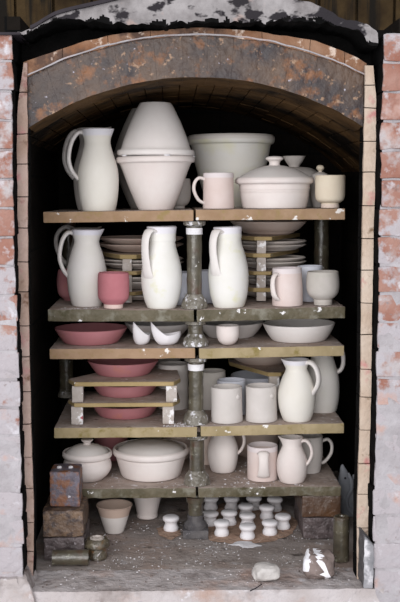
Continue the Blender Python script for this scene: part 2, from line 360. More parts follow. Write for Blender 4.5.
# --- top shelf, left
J_A = [(15.5,0),(16.6,.8),(19,12),(20.3,28),(19.4,42),(15.5,56),(13.2,65),(13.2,70),(14.6,76),(15.5,80)]
jug('1L', 99, .075, J_A, [(11.5,76),(18,77.5),(24,71),(27.8,60),(28.6,49),(25.5,39),(19.5,31)], 'cream', 'tall cream jug with left-hand handle, at the left end of the top shelf', phi=186, sp=8, spa=1.5)
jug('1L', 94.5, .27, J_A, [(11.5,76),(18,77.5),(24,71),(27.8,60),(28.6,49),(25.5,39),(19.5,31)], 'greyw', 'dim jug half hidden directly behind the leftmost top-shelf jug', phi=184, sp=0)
def bulge_pair(px, Y, m1, m2, lab1, lab2):
    p = spot('1L', px, Y); s = S(p)
    pr = [(17,0),(17.6,.6),(21.5,9),(27.5,24),(33,39),(36.3,45.8),(38.5,46.2),(39.6,48),(39.4,50.5),(38.6,51.5)]
    o = link('planter', vessel(pr, s, 1.8), P[m1]); o.location = p; tag(o, lab1, 'planter', 'rim-to-rim planters')
    u = [(15,0),(16,.6),(20,8),(26,21),(31.5,35),(35,45.6),(37.6,46.2),(38.6,48.2),(38.4,50.6),(37.6,51.5)]
    q = thing('inverted_planter', lab2, 'planter', p + Vector((0, 0, 104.8*s)), group='rim-to-rim planters'); q.rotation_euler = (0, 0, 0)
    b = link('body', vessel(u, s, 1.8), P[m2], q); b.rotation_euler = (PI, 0, 0)
    for k in range(5):
        a = R(-90 + 36 + 72*k - 18); bm = bmesh.new(); bmesh.ops.create_uvsphere(bm, u_segments=12, v_segments=8, radius=1)
        for v in bm.verts: v.co = Vector((v.co.x*3.4*s, v.co.y*2.2*s, v.co.z*1.05*s))
        w = link('wad', bm, P['whitewash'], None); w.location = p + Vector((math.cos(a)*37.4*s, math.sin(a)*37.4*s, 52.7*s)); w.rotation_euler = (0, 0, a+PI/2)
        tag(w, 'small white clay wad between the rims of the paired planters', 'clay wad', 'clay wads')
    return o, q
bulge_pair(156, .125, 'pinkw', 'white', 'pinkish planter bowl standing upright under its upturned twin, top shelf', 'white planter upturned rim to rim on the pinkish planter, top shelf')
# the second pair, deeper in the kiln
p = spot('1L', 147, .39); s = S(p)*.93
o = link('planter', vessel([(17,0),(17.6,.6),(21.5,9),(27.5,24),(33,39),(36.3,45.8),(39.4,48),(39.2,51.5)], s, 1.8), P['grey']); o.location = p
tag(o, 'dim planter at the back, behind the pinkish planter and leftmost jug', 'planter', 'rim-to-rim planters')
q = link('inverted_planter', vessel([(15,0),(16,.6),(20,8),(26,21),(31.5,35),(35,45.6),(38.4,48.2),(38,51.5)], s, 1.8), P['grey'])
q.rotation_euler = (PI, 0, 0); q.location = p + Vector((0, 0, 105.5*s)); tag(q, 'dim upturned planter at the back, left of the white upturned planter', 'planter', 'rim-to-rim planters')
FOOTCUP = [(8,0),(8.2,3.2),(8,4),(9.5,5),(13.5,8.5),(15,13),(15.3,20),(15,27),(14.6,29)]
bowl('1L', 178, .29, [(7,0),(7.2,2.5),(9.5,4),(12.5,9),(13,20),(12.4,29)], 'greyw', 'dim footed cup behind the pinkish planter, right side of its base', 'cup', 'cup', group='mugs and cups')
# --- top shelf, right
bowl('1R', 231, .43, [(21,0),(22,.8),(27,13),(32.5,30),(37.5,50),(39.5,60.5),(42,62),(43.4,64.5),(43.6,68),(42.4,70)], 'bigbowl', 'largest bowl, yellow-tinged with rolled rim, behind the top-shelf mug', t=2)
mug('1R', 218.5, .085, 15.2, 35, 'mugrim', 'straight white mug with left handle on the top shelf, before the large bowl', [(14,29),(19.5,30.5),(24,26),(24.8,18),(20.5,9),(14,5)], phi=190, w=7, rb=15.6)
p = spot('1R', 274.5, .125); s = S(p)
o = thing('casserole', 'lidded white casserole with domed lid and mushroom knob, top shelf', 'casserole', p, group='lidded pots')
link('body', vessel([(31,0),(32,.6),(33.2,6),(34.3,12),(34.4,15),(34.8,15.6),(34.5,16.2),(35,17),(34.7,17.8),(35.2,18.6),(35.4,23),(38.5,24.6),(39.4,27),(38.4,29.5)], s, 1.8), P['pinkw'], o)
l = link('lid', lathe_bm([(0,27.5*s),(36.5*s,27.5*s)] + [(r*s,h*s) for r, h in catmull([(37.4,29),(36.8,30),(31,33.5),(22,38),(12,41.2),(7,42)], 4)] + [(0,42*s)], 56), P['white'], o)
link('knob', lathe_bm([(0,41*s)] + [(r*s,h*s) for r, h in catmull([(6.8,41),(5.2,43.5),(5.8,46),(8.6,48),(8.8,49.5),(6.5,51),(0,51.4)], 4)], 32), P['pinkw'], l)
p = spot('1R', 294, .34); s = S(p)
o = thing('casserole', 'dim casserole with flared cup-shaped knob, behind the white casserole', 'casserole', p, group='lidded pots')
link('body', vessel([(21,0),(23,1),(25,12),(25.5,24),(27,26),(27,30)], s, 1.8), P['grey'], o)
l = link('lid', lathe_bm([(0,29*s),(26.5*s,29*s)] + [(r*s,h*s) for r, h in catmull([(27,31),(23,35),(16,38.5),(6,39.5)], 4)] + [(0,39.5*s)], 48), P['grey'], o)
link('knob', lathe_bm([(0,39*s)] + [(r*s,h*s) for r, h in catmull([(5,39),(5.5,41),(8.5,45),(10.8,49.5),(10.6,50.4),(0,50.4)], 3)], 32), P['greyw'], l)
p = spot('1R', 330, .065); s = S(p)
o = link('cup', vessel([(8.8,0),(9.2,.6),(8.9,4),(9.2,5),(13,7),(14.7,11),(15,20),(15,28),(14.8,32)], s, 1.3), P['tanc']); o.location = p
tag(o, 'tan footed cup at the right end of the top shelf', 'cup', 'mugs and cups')
p = spot('1R', 320, .21); s = S(p)
o = thing('lidded_jar', 'small jar behind the tan footed cup, its ball knob showing above', 'jar', p, group='lidded pots')
link('body', vessel([(6.5,0),(7,1),(9,10),(9.5,22),(8.5,30),(8,32)], s, 1.2), P['greyw'], o)
l = link('lid', lathe_bm([(0,31.5*s),(8.2*s,31.5*s),(8*s,32.6*s),(3*s,35*s),(0,35.2*s)], 28), P['greyw'], o)
link('knob', lathe_bm([(0,34.8*s)] + [(r*s,h*s) for r, h in catmull([(1.8,34.8),(1.9,36),(3.7,38),(3.9,39.6),(2.6,41.4),(0,42)], 4)], 20), P['tanc'], l)

# --- second shelf, left
J_B = [(14,0),(15,.7),(18,12),(19.6,27),(19.2,38),(15.8,52),(12.8,61),(12.6,65),(14.2,71),(15.2,75)]
jug('2L', 87, .12, J_B, [(11,71),(18,72.5),(23.5,66),(26.4,55),(26.6,45),(23,35),(17.5,28)], 'jugw', 'white jug with left handle at the left end of the second shelf', phi=184, sp=0, spa=2.6)
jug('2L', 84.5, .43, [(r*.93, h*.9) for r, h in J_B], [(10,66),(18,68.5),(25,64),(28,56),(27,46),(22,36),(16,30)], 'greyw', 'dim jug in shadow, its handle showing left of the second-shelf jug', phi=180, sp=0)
bowl('2L', 73, .28, [(9,0),(9.5,1),(14.5,6),(16,14),(15.6,24),(14.6,30)], 'red', 'dim red cup hidden behind the second-shelf white jug', 'cup', 'cup', group='mugs and cups')
bowl('2L', 113.5, .045, [(9.6,0),(9.8,3.6),(10.2,4.3),(12.6,6.6),(15,9.8),(15.6,14),(15.8,22),(15.7,30),(15.1,35)], 'redcup', 'rose-red footed cup on the second shelf', 'cup', 'cup', group='mugs and cups')
J_C = [(13.4,0),(14.4,.7),(17.5,9),(20,22),(20.4,32),(18.8,45),(15,58),(13.6,65),(14.1,67.5),(14,73),(14.6,78),(14.9,80.5)]
HC = [(12,76),(18.5,77),(23.5,70),(24.5,58),(23,46),(21,36),(18.6,31)]
jug('2L', 161.5, .055, J_C, HC, 'creamy', 'tall yellow-tinged jug with forward handle, left of the middle post', phi=229, sp=42, spa=1.5, w=11.5)
jug('2R', 229, .07, [(14.4,0),(15.3,.7),(18.4,11),(20,26),(19.8,37),(17,52),(14,62),(13.4,67),(13.8,70),(13.8,74),(14.3,79)], [(12,74.5),(18,75.5),(22.5,68),(23.5,57),(22,46),(20.5,38),(18.4,33)], 'creamy', 'tall white jug with forward handle, right of the middle post', phi=228, sp=38, spa=1.5, w=11)
GC = [(9,0),(10,1),(13.5,7),(14.5,15),(14.4,25),(13.8,32)]
bowl('2L', 182.5, .155, GC, 'blue', 'bluish grey cup seen between the yellow-tinged jug and middle post', 'cup', 'cup', group='mugs and cups')
bowl('2R', 210, .20, GC, 'blue', 'bluish grey cup half behind the tall white jug, right of the post', 'cup', 'cup', group='mugs and cups')
# --- second shelf, right
mug('2R', 287.5, .07, 14.6, 37, 'mugrim', 'pinkish mug with lavender rim and forward handle, second shelf', [(13,30),(17.5,32),(21.5,28),(22.5,20),(20,11),(14,6)], phi=224, w=6.5, rb=15.2, bulge=.6)
bowl('2R', 310, .17, [(8,0),(9,1),(10.5,8),(12,22),(12.8,35)], 'blue', 'lavender cup tucked between the pinkish mug and grey footed cup', 'cup', 'cup', group='mugs and cups')
bowl('2R', 323, .06, [(9,0),(9.4,4.6),(9,5.6),(11,6.8),(14.8,11),(16.3,17),(16.4,24),(15.8,31),(15.4,33)], 'grey', 'grey footed cup at the right end of the second shelf', 'cup', 'cup', group='mugs and cups')

# --- plate stacks on setter tiles
def tile(cx, Y0, w, d, z, th, cut, label, rz=0, amp=.0008, seed=1, mat_='tile'):
    """a kiln tile with cut corners, front edge at Y0, centred on world x cx"""
    bm = bmesh.new(); c = cut
    pts = [(-w/2+c, 0), (w/2-c, 0), (w/2, c), (w/2, d-c), (w/2-c, d), (-w/2+c, d), (-w/2, d-c), (-w/2, c)]
    b = [bm.verts.new((x, y, 0)) for x, y in pts]; f = bm.faces.new(b)
    r = bmesh.ops.extrude_face_region(bm, geom=[f])
    for v in r['geom']:
        if isinstance(v, bmesh.types.BMVert): v.co.z += th
    bmesh.ops.bevel(bm, geom=[e for e in bm.edges], offset=.0015, segments=2, affect='EDGES')
    bmesh.ops.recalc_face_normals(bm, faces=bm.faces)
    for f in bm.faces: f.material_index = 1 if f.normal.z > .9 else 0
    o = link('setter_tile', bm, None, mats=[P[mat_], P['wash']]); o.location = (cx, Y0, z); o.rotation_euler = (0, 0, rz)
    return tag(o, label, 'kiln tile', 'setter tiles')
def prop(x, Y, z, w, h, label, seed=1, d=None):
    d = d or w
    bm = rough_box(-w/2, w/2, 0, d, 0, h, .01, .0009, 90, seed, .002)
    o = link('kiln_prop', bm, P['prop']); o.location = (x, Y, z); return tag(o, label, 'kiln prop', 'kiln props')
def plate(x, Y, z, r, h, m, label):
    pr = [(r*.55,0),(r*.58,.002),(r*.62,.002),(r*.85,h*.5),(r,h*.9),(r,h)]
    o = link('plate', vessel(pr, 1, .004, .004), P[m]); o.location = (x, Y, z); return tag(o, label, 'plate', 'stacked plates')
def poly_tile(pts, z, th, label, mat_='tile'):
    bm = bmesh.new(); f = bm.faces.new([bm.verts.new((x, y, 0)) for x, y in pts])
    r = bmesh.ops.extrude_face_region(bm, geom=[f])
    for v in r['geom']:
        if isinstance(v, bmesh.types.BMVert): v.co.z += th
    bmesh.ops.bevel(bm, geom=[e for e in bm.edges], offset=.0015, segments=2, affect='EDGES')
    bmesh.ops.recalc_face_normals(bm, faces=bm.faces)
    for f in bm.faces: f.material_index = 1 if f.normal.z > .9 else 0
    o = link('setter_tile', bm, None, mats=[P[mat_], P['wash']]); o.location = (0, 0, z)
    return tag(o, label, 'kiln tile', 'setter tiles')
def stack(key, x0, x1, Y0, tiers, where, names, cxp, cY, rpl, shape):
    """tiers: (under, over) photo heights of each tile's front edge; every tier has nested plates and a square prop in front"""
    a = W(x0, 300, Y0); b = W(x1, 300, Y0); s = S(a); base = spot(key, cxp, cY); z = base.z + .0025; w = b.x-a.x; res = []
    for i, (yu, yo) in enumerate(tiers):
        zu = W((x0+x1)/2, yu, Y0).z; zo = W((x0+x1)/2, yo, Y0).z; gap = zu-z
        k = 2 if gap > .034 else 1
        for j in range(k):
            jx = random.uniform(-.002, .002); H = gap*.50 if k == 2 else gap*.8
            plate(base.x+jx, cY+jx, z+.0006+j*gap*.30, rpl, H, 'plate', 'pale plate, %s in the %s tier of the stack behind the %s' % (('lower', 'upper')[j] if k == 2 else 'alone', names[i], where))
        prop((a.x+b.x)/2 - .004, Y0+.004, z, 9.3*s, zu-z-.0005, 'small kiln prop in the %s tier of the plate stack behind the %s' % (names[i], where), i+3)
        jj = random.uniform(-.006, .006)
        poly_tile([(a.x+jj, Y0), (b.x+jj, Y0)] + [(b.x+jj+dx, Y0+dy) for dx, dy in shape[0]] + [(a.x+jj+dx, Y0+dy) for dx, dy in shape[1]], zu, zo-zu, 'brown setter tile roofing the %s tier of the plate stack behind the %s' % (names[i], where))
        z = zo
    return base, s, z
SHL = ([(.12,.20),(.12,.30),(.06,.37)], [(-.06,.37),(-.115,.30),(-.09,.20)])
b, s, z = stack('2L', 120.5, 136.5, .17, [(295.5,292),(275,271.3),(259,254.7)], 'red cup', ['lowest','middle','top'], 141, .335, .145, SHL)
dsh = lambda r, h: [(r*.5,0),(r*.55,.5),(r*.8,h*.45),(r,h*.92),(r,h)]
bowl('2L', 141, .335, dsh(42.5, 8), 'bowlpink', 'wide pale dish on the top tile of the plate stack behind the red cup', 'dish', 'dish', z=z+.0006)
bowl('2L', 141, .335, dsh(42.5, 8.5), 'bowlpink', 'topmost tan dish nested above the plate stack behind the red cup', 'dish', 'dish', z=z+.0006+6*s)
SHR = ([(.13,.30),(.12,.38),(.07,.40)], [(-.05,.40),(-.10,.34),(-.12,.22)])
b, s, z = stack('2R', 254, 271, .17, [(292,288),(275,271.5),(257.5,253.5),(240.5,236.7)], 'pinkish mug', ['lowest','second','third','top'], 269.5, .35, .122, SHR)
bowl('2R', 268, .35, [(20,0),(21,.6),(30,5),(37,11.5),(38,13)], 'bowlpink', 'wide tan bowl on top of the plate stack behind the pinkish mug', z=z+.0006)

# --- third shelf
RD = [(26,0),(27,.5),(29.8,4),(33.5,9.6),(35.8,13.6),(36.2,14.4)]
bowl('3L', 91, .14, RD, 'red', 'widest rose-red dish, on the third shelf', 'dish', 'dish')
bowl('3L', 158, .26, [(22,0),(23,.5),(27,5),(31.5,11),(33,14)], 'white', 'pale wide dish behind the two little white pourers', 'dish', 'dish')
def pourer(px, Y, tips, label, rz):
    """small dish pinched up into a long raised lip, like a sauce boat"""
    p = spot('3L', px, Y); s = S(p); L, H, tip, back = tips
    def f(v):
        x = v.x/s; y = v.y/s; z = v.z/s; k = z/12.0
        x2 = x*L
        up = max(0, -x/10.0)**1.5; bk = max(0, x/10.0)**2
        z2 = z*(1 + .0) + k*(tip*up + back*bk)
        nar = 1 - .62*max(0, -x/10.0)*k - .25*max(0, x/10.0)*k
        x2 -= k*up*1.5
        return Vector((x2*s, y*nar*s*.95, z2*s*H*1.12))
    bm = vessel([(4.5,0),(5.5,.3),(8,3),(9.6,7),(10,10.5),(9.9,12)], s, 1.0, fn=f, seg=56)
    o = link('pourer', bm, P['spool']); o.location = p; o.rotation_euler = (0, 0, rz)
    return tag(o, label, 'pourer', 'small white pourers')
pourer(166.5, .075, (1.45, .72, 17, 4), 'larger little white pourer with upturned lip, nearer the middle post', R(8))
pourer(141.5, .085, (1.0, .72, 17, 1), 'smaller little white pourer with upturned lip, nearer the red dish', R(48))
bowl('3R', 228, .065, [(4,0),(6,.6),(9.5,4),(11.2,9),(11.6,14),(11.5,19)], 'pinkw', 'small pinkish round-bottomed cup on the third shelf', 'cup', 'cup', group='mugs and cups')
bowl('3R', 231, .26, [(22,0),(23,.5),(27,5),(31.5,11),(33,14)], 'white', 'pale dish behind the small pinkish round-bottomed cup', 'dish', 'dish')
bowl('3R', 299, .145, [(26,0),(27,.5),(30,4.5),(33.5,10.5),(35.8,15.5),(36,16.5)], 'white', 'wide white dish at the right end of the third shelf', 'dish', 'dish')

# --- fourth shelf, left: rack of red dishes
key = '4L'; a = spot(key, 126, .03); s = S(a)
zt = lambda y: W(126, y, .03).z
wA = 112*s
zB0, zB1, zA0, zA1 = zt(407), zt(403), zt(386.3), zt(382)
dt = .42
hexa = [(W(74,390,.03).x, .03), (W(173,390,.03).x, .03), (W(180,390,.09).x, .09), (-.062, .33), (-.235, .33), (W(68,390,.09).x, .09)]
poly_tile(hexa, zB0, zB1-zB0, 'lower brown setter tile of the red dish rack')
poly_tile([(x+.002, y) for x, y in hexa], zA0, zA1-zA0, 'upper brown setter tile of the red dish rack')
for (x0, x1, zb, ztp, side, nm) in ((72, 83, zB1, zA0, 'left', 'upper'), (166, 177, zB1, zA0, 'right', 'upper'), (71, 82.5, None, zB0, 'left', 'lower'), (162.5, 174, None, zB0, 'right', 'lower')):
    x = W((x0+x1)/2, 395, .04).x; zb = zsh(key, x) if zb is None else zb + .0004
    prop(x, .04, zb, (x1-x0)*s, ztp-zb-.0006, '%s white-splashed kiln prop at the %s end of the red dish rack' % (nm, side), x0, d=.034)
RR = [(25.5,0),(26.5,.5),(29,3.6),(32.8,9),(35,12.4),(35.4,13.2)]
RD2 = [(25.5,0),(26.5,.5),(29,3.6),(31.8,8),(33.6,11.3),(34,12)]
cx = spot(key, 125, .19)
for z_, pr_, lab, px in ((zA1, RR, 'rose-red dish on the upper tile of the rack, topmost of three', 123.5), (zB1, RD2, 'rose-red dish on the lower tile, middle of the three in the rack', 125.5), (None, RD2, 'rose-red dish on the shelf under both tiles, lowest of three', 125.5)):
    bowl(key, px, .19, pr_, 'red', lab, 'dish', 'dish', z=None if z_ is None else z_+.0006)
mug(key, 173, .30, 15.2, 44, 'greyw', 'pale tall beaker behind the right end of the red dish rack', name='beaker', cat='beaker')
p = spot(key, 166, .46); s = S(p)
bowl(key, 165, .49, [(9,0),(12,2),(17,14),(16,33),(14.5,44),(18,50),(19,56)], 'greyw', 'dim wide-mouthed pot behind the tall beaker at the rack', 'pot', 'pot', group='lidded pots')
# --- fourth shelf, right
mug('4R', 227, .07, 15.5, 34.5, 'greyw', 'grey-white handleless beaker with stud, nearer the middle post', rb=15.8, dot=(-45, 26), name='beaker', cat='beaker')
mug('4R', 261.5, .07, 15.3, 34.5, 'greyw', 'grey-white handleless beaker with stud, next to the large jug', rb=15.8, dot=(-50, 26), name='beaker', cat='beaker')
mug('4R', 232, .18, 14.6, 33.5, 'blue', 'bluish beaker right behind the grey-white beaker near the post', name='beaker', cat='beaker')
mug('4R', 212, .28, 14, 37, 'grey', 'dim grey beaker at the back beside the fourth-shelf post', name='beaker', cat='beaker')
bowl('4R', 259, .40, [(12,0),(13,1),(20,7),(26,17),(28,25)], 'blue', 'bluish bowl at the back under the tile with the slanting edge')
jug('4R', 297, .06, [(13,0),(14,.6),(17,9),(18.8,20),(18.4,30),(14.8,42),(11.4,49),(10.8,52),(12,57),(13,60.5)], [(9,57.5),(15,58.5),(20.5,53),(23,43),(21.5,35),(18,29),(15.6,25)], 'cream', 'cream jug with right handle at the front of the fourth shelf', phi=-26, sp=176, spa=2.5, w=10.5, t=4.8)
jug('4R', 322.5, .19, [(13,0),(14,.6),(16,9),(17,20),(16.4,34),(13,47),(10.8,55),(11.8,61),(12.6,66)], [(9,63),(14,65),(19.5,60),(21,50),(19,42),(14,38)], 'jugw', 'whitish jug behind the cream jug, right end of the fourth shelf', phi=-5, sp=180, spa=2, w=7)
# tile with a bowl on it, at the back
A = W(268, 376.5, .20); B = W(281, 376.5, .20); kz = A.z
poly_tile([(A.x, .20), (B.x, .20), (B.x+.09, .38), (B.x+.08, .50), (A.x-.02, .56), (A.x-.115, .50), (A.x-.115, .42)], kz, .013, 'olive setter tile with slanting edge, above the bluish bowl')
prop((A.x+B.x)/2, .205, zsh('4R', A.x), .034, kz - zsh('4R', A.x) - .0006, 'pale kiln prop left of the cream jug, holding up the slanting-edged tile', 4)
bowl('4R', 262, .42, [(22,0),(23,.6),(29,4),(34,9),(35,11)], 'bowlpink', 'dim wide bowl resting on the tile with the slanting edge', z=kz+.0136)

# --- lowest shelf, left
p = spot('5L', 87.5, .115); s = S(p)
o = thing('lidded_jar', 'round-bellied white lidded jar on the lowest shelf beside the upright brick', 'jar', p, group='lidded pots')
link('body', vessel([(14.5,0),(16,.8),(20.5,5),(23.6,10.5),(24,15.5),(22.6,20),(22,21.5),(24.2,23),(24.9,25.5),(24.2,28)], s, 1.8), P['pinkw'], o)
l = link('lid', lathe_bm([(0,24*s),(21.2*s,24*s)] + [(r*s,h*s) for r, h in catmull([(21.4,26.5),(19.5,29),(13,33.3),(6,35.2)], 4)] + [(0,35.2*s)], 48), P['white'], o)
link('knob', lathe_bm([(0,35*s)] + [(r*s,h*s) for r, h in catmull([(4,35),(3.8,37),(5.8,39),(5.4,40.2),(0,40.6)], 4)], 28), P['pinkw'], l)
p = spot('5L', 151, .16); s = S(p)
o = thing('casserole', 'large white casserole with sunken lid on the lowest shelf', 'casserole', p, group='lidded pots')
link('body', vessel([(28,0),(29.5,.8),(31,5),(33,12),(34.6,18.5),(35,20.5),(37.2,21.8),(38.2,24),(38,26.5),(37,27.5)], s, 2), P['pinkw'], o)
l = link('lid', lathe_bm([(0,22*s),(33.4*s,22*s)] + [(r*s,h*s) for r, h in catmull([(33.6,25),(31.5,27.2),(25,30.4),(14,32.6),(6,33)], 4)] + [(0,33*s)], 56), P['white'], o)
bowl('5L', 111, .37, [(11,0),(12,1),(15,8),(16.5,18),(16.5,30),(15.5,36)], 'red', 'dim red pot behind and between the lidded jar and large casserole', 'pot', 'pot', group='lidded pots')
bowl('5L', 178, .38, [(10,0),(11,1),(13,10),(15,24),(16,36)], 'bowlpink', 'dim pinkish pot behind the right side of the large casserole', 'pot', 'pot', group='lidded pots')
# --- lowest shelf, right
jug('5R', 223, .20, [(10.5,0),(12,.7),(14.2,8),(15.3,17),(14.8,25),(11.6,34),(10,38.5),(10.6,42),(11.4,44.5)], [(9,40),(15.5,41),(20.5,36),(21.2,28),(18,21),(13,16.5)], 'pinkw', 'small white jug with right handle beside the lowest middle post', phi=-6, sp=180, spa=3, w=6, t=3.4)
mug('5R', 262.5, .10, 15.2, 33.5, 'mugrim', 'mug on the lowest shelf with its handle facing the viewer', [(14,28.5),(19,30),(22.5,25),(22.5,16),(19,8),(14.5,6)], phi=268, w=11.5, t=4, rb=15.2)
jug('5R', 292, .06, [(10.5,0),(12,.6),(14.4,7),(15.4,15),(14.6,24),(11,33),(9.6,36.5),(10.2,41),(11.4,44.5)], [(8.5,41),(14,42),(18.5,37),(20,29),(17,21),(12.5,16)], 'pinkw', 'small pinkish jug with right handle at the front of the lowest shelf', phi=-16, sp=172, spa=3, w=7, t=3.6)
mug('5R', 308.5, .18, 14, 36, 'greyw', 'mug behind the small pinkish jug, handle to the right', [(13,30),(19,32),(23,27),(22.5,18),(17,10),(12.5,8)], phi=0, w=4.5, rb=12)
bowl('5R', 254, .42, [(16,0),(17,1),(23,9),(26,22),(26,38)], 'bowlpink', 'wide tan pot behind the mug with the facing handle', 'pot', 'pot', group='lidded pots')
bowl('5R', 207, .30, [(8,0),(9,1),(11,12),(12,26),(12,38)], 'bowlpink', 'dim narrow pot between the lowest post and small white jug', 'pot', 'pot', group='lidded pots')
# two more dim vessels seen at the back
mug('5R', 292, .42, 13.5, 38, 'grey', 'dim beaker at the back, left of the small pinkish jug', name='beaker', cat='beaker')

# --- floor
def onfloor(px, py, rpx):
    g = G(px, py, 0); return Vector((g.x, g.y + rpx*S(g), 0.0004))
p = onfloor(114, 534.5, 9); s = S(p)
o = link('flowerpot', vessel([(8.6,0),(9.4,.6),(10.6,4.5),(11,6),(11.4,6.6),(14.5,17),(17.4,26),(18.4,27.5)], s, 1.4), P['terra']); o.location = p
tag(o, 'small flared pot with terracotta top band, nearer the brick stack', 'flowerpot', 'small flared pots')
p = onfloor(147, 520, 10); s = S(p)
o = link('flowerpot', vessel([(9.6,0),(10.4,.6),(10.8,2.5),(10.4,4),(12,12),(14.6,22),(15.6,26)], s, 1.4), P['pinkw']); o.location = p
tag(o, 'small flared white pot under the shelf edge, between terracotta-topped pot and lone spool', 'flowerpot', 'small flared pots')
SPO = [(r*.97, h*.84) for r, h in [(6.6,0),(7.4,.5),(7.8,2.2),(7.6,4.2),(6.6,6.4),(6.2,8.4),(6.8,10.4),(8.2,12.2),(8.6,14),(8.1,15.8),(5.5,17.2),(0,17.6)]]
proto = None
spools = [(222,537.5,'leftmost of the front row of the spool cluster'),(248,540.5,'frontmost of the cluster, before a white spill'),(270.5,536.5,'rightmost of the front row of the spool cluster'),
 (210.5,527,'leftmost in the second row, beside the dark square post block'),(229.5,526.5,'second row, just behind the leftmost front spool'),(283.5,530.5,'at the right edge of the cluster, nearest the rusty bricks'),
 (248,529,'directly behind the frontmost spool'),(267.5,521,'third row, behind the rightmost front spool'),(246.5,519.5,'centre of the cluster, third row back'),
 (211,511.5,'back row, leftmost, just under the shelf edge'),(232,512,'back row, second from the left'),(254.5,511,'back row, third from the left'),(275.5,512.5,'back row, rightmost')]
for i, (px, py, lab) in enumerate([(171, 532.5, None)] + spools):
    p = onfloor(px, py, 7); s = S(p)
    if proto is None:
        s0 = s; bm = lathe_bm([(0, 0)] + [(r*s, h*s) for r, h in [tuple(v) for v in catmull(SPO, 3)]], 36)
        proto = o = link('spool', bm, P['spool'])
    else:
        o = proto.copy(); C.objects.link(o)
    o.location = p; o.rotation_euler = (0, 0, i*1.3); f = random.uniform(.97, 1.03); o.scale = (f, f, random.uniform(.95, 1.04))
    tag(o, 'lone white waisted spool, apart from the cluster, left of the post' if lab is None else 'small white spool, ' + lab, 'spool', 'white waisted spools')

def patch(name, pts, m, label, cat, z=.0012, n=6, seed=1, kind='stuff'):
    """thin spill with an uneven edge, outline given on the floor in photo pixels"""
    bm = bmesh.new(); P3 = [G(x, y, 0) for x, y in pts]; cs = sum(P3, Vector())/len(P3); ring = []
    N = len(P3)
    for i in range(N):
        for k in range(n):
            q = P3[i].lerp(P3[(i+1) % N], k/n); q = q + nz(q, 35, seed)*.012; q.z = 0; ring.append(q)
    prev = [bm.verts.new((q.x, q.y, .0002)) for q in ring]
    for f, h in ((.85, .8), (.6, 1.1), (.3, 1.3)):
        cur = [bm.verts.new(cs + (q-cs)*f + Vector((0, 0, z*h*(1+noise.noise(q*60)*.5)))) for q in ring]
        for k in range(len(ring)): bm.faces.new((prev[k], prev[(k+1) % len(ring)], cur[(k+1) % len(ring)], cur[k]))
        prev = cur
    bm.faces.new(prev)
    for v in bm.verts:
        if v.co.z < 0: v.co.z = .0002
    return tag(link(name, bm, P[m]), label, cat, kind=kind)
patch('sand', [(203,520),(200,533),(212,541),(240,545),(275,541),(292,533),(298,523),(285,510),(262,503),(222,503)], 'sienna', 'ochre sand spilled under and around the cluster of white spools', 'sand')
patch('powder', [(238,541),(228,545),(238,546),(247,549),(256,547),(262,545),(252,541)], 'whitewash', 'white powder spill in front of the frontmost spool', 'powder', z=.002, seed=4)
patch('sand', [(156,528),(160,536),(172,540),(180,536),(180,530),(168,525)], 'sienna', 'small ochre sand patch under the lone white spool', 'sand', seed=6)

# --- loose bricks at left
def brick(x0, x1, yt, yb, Y, dep, m, label, zb=None, seed=1, rz=0, name='firebrick', amp=.003, ybz=None):
    a = W(x0, yb, Y); b = W(x1, yt, Y); z0 = a.z if zb is None else zb
    w = b.x-a.x
    bm = rough_box(-w/2, w/2, 0, dep, 0, b.z-z0, .012, amp, 45, seed, .004)
    o = link(name, bm, P[m]); o.location = ((a.x+b.x)/2, Y, z0); o.rotation_euler = (0, 0, rz)
    return tag(o, label, 'brick', 'loose firebricks'), b.z
YB = G(62, 560.5, 0).y
o, z = brick(44, 84.5, 537.5, 560, YB, .20, 'brickdark', 'dark purple firebrick lying lowest in the left-hand brick stack', zb=.001, seed=2)
o, z = brick(43, 83, 511, 536, YB, .20, 'brickbrown', 'brown crusted firebrick in the middle of the left-hand brick stack', zb=z+.0022, seed=3)
zmid = z
top = bpy.data.objects.new('firebrick', None); C.objects.link(top)
YU = YB + .035
a = W(50, 505, YU); b = W(79.5, 472, YU)
top.location = ((a.x+b.x)/2, YU, zmid+.0022); tag(top, 'upright purple and rust firebrick with two pale pegs on top, left', 'brick', 'loose firebricks')
w = b.x-a.x; h = b.z-zmid-.002
link('block', rough_box(-w/2, w/2, 0, .10, 0, h, .012, .003, 45, 8, .005), P['brickblue'], top)
for dx in (-.021, .014):
    pg = link('peg', lathe_bm([(0,-.004),(.0075,-.004),(.0072,.004),(.004,.0055),(0,.006)], 18), P['whitewash'], top); pg.location = (dx, .05, h)

# lying glazed tube
p = onfloor(70, 568, 0); s = S(p); rr = 7.8*s; L = 36*s
bm = lathe_bm([(rr*.55, L*.06), (rr*.6, 0), (rr, 0)] + [(rr*(1+.015*math.sin(i*3)), L*i/8) for i in range(1, 8)] + [(rr, L), (rr*.6, L), (rr*.55, L*.94), (rr*.55, L*.06)], 28)
o = link('glazed_tube', bm, P['post']); o.rotation_euler = (0, PI/2, 0); o.location = (p.x - L/2, p.y + rr, rr+.001)
tag(o, 'short olive-glazed tube lying on the sill before the left brick stack', 'kiln prop', 'glazed tubes')
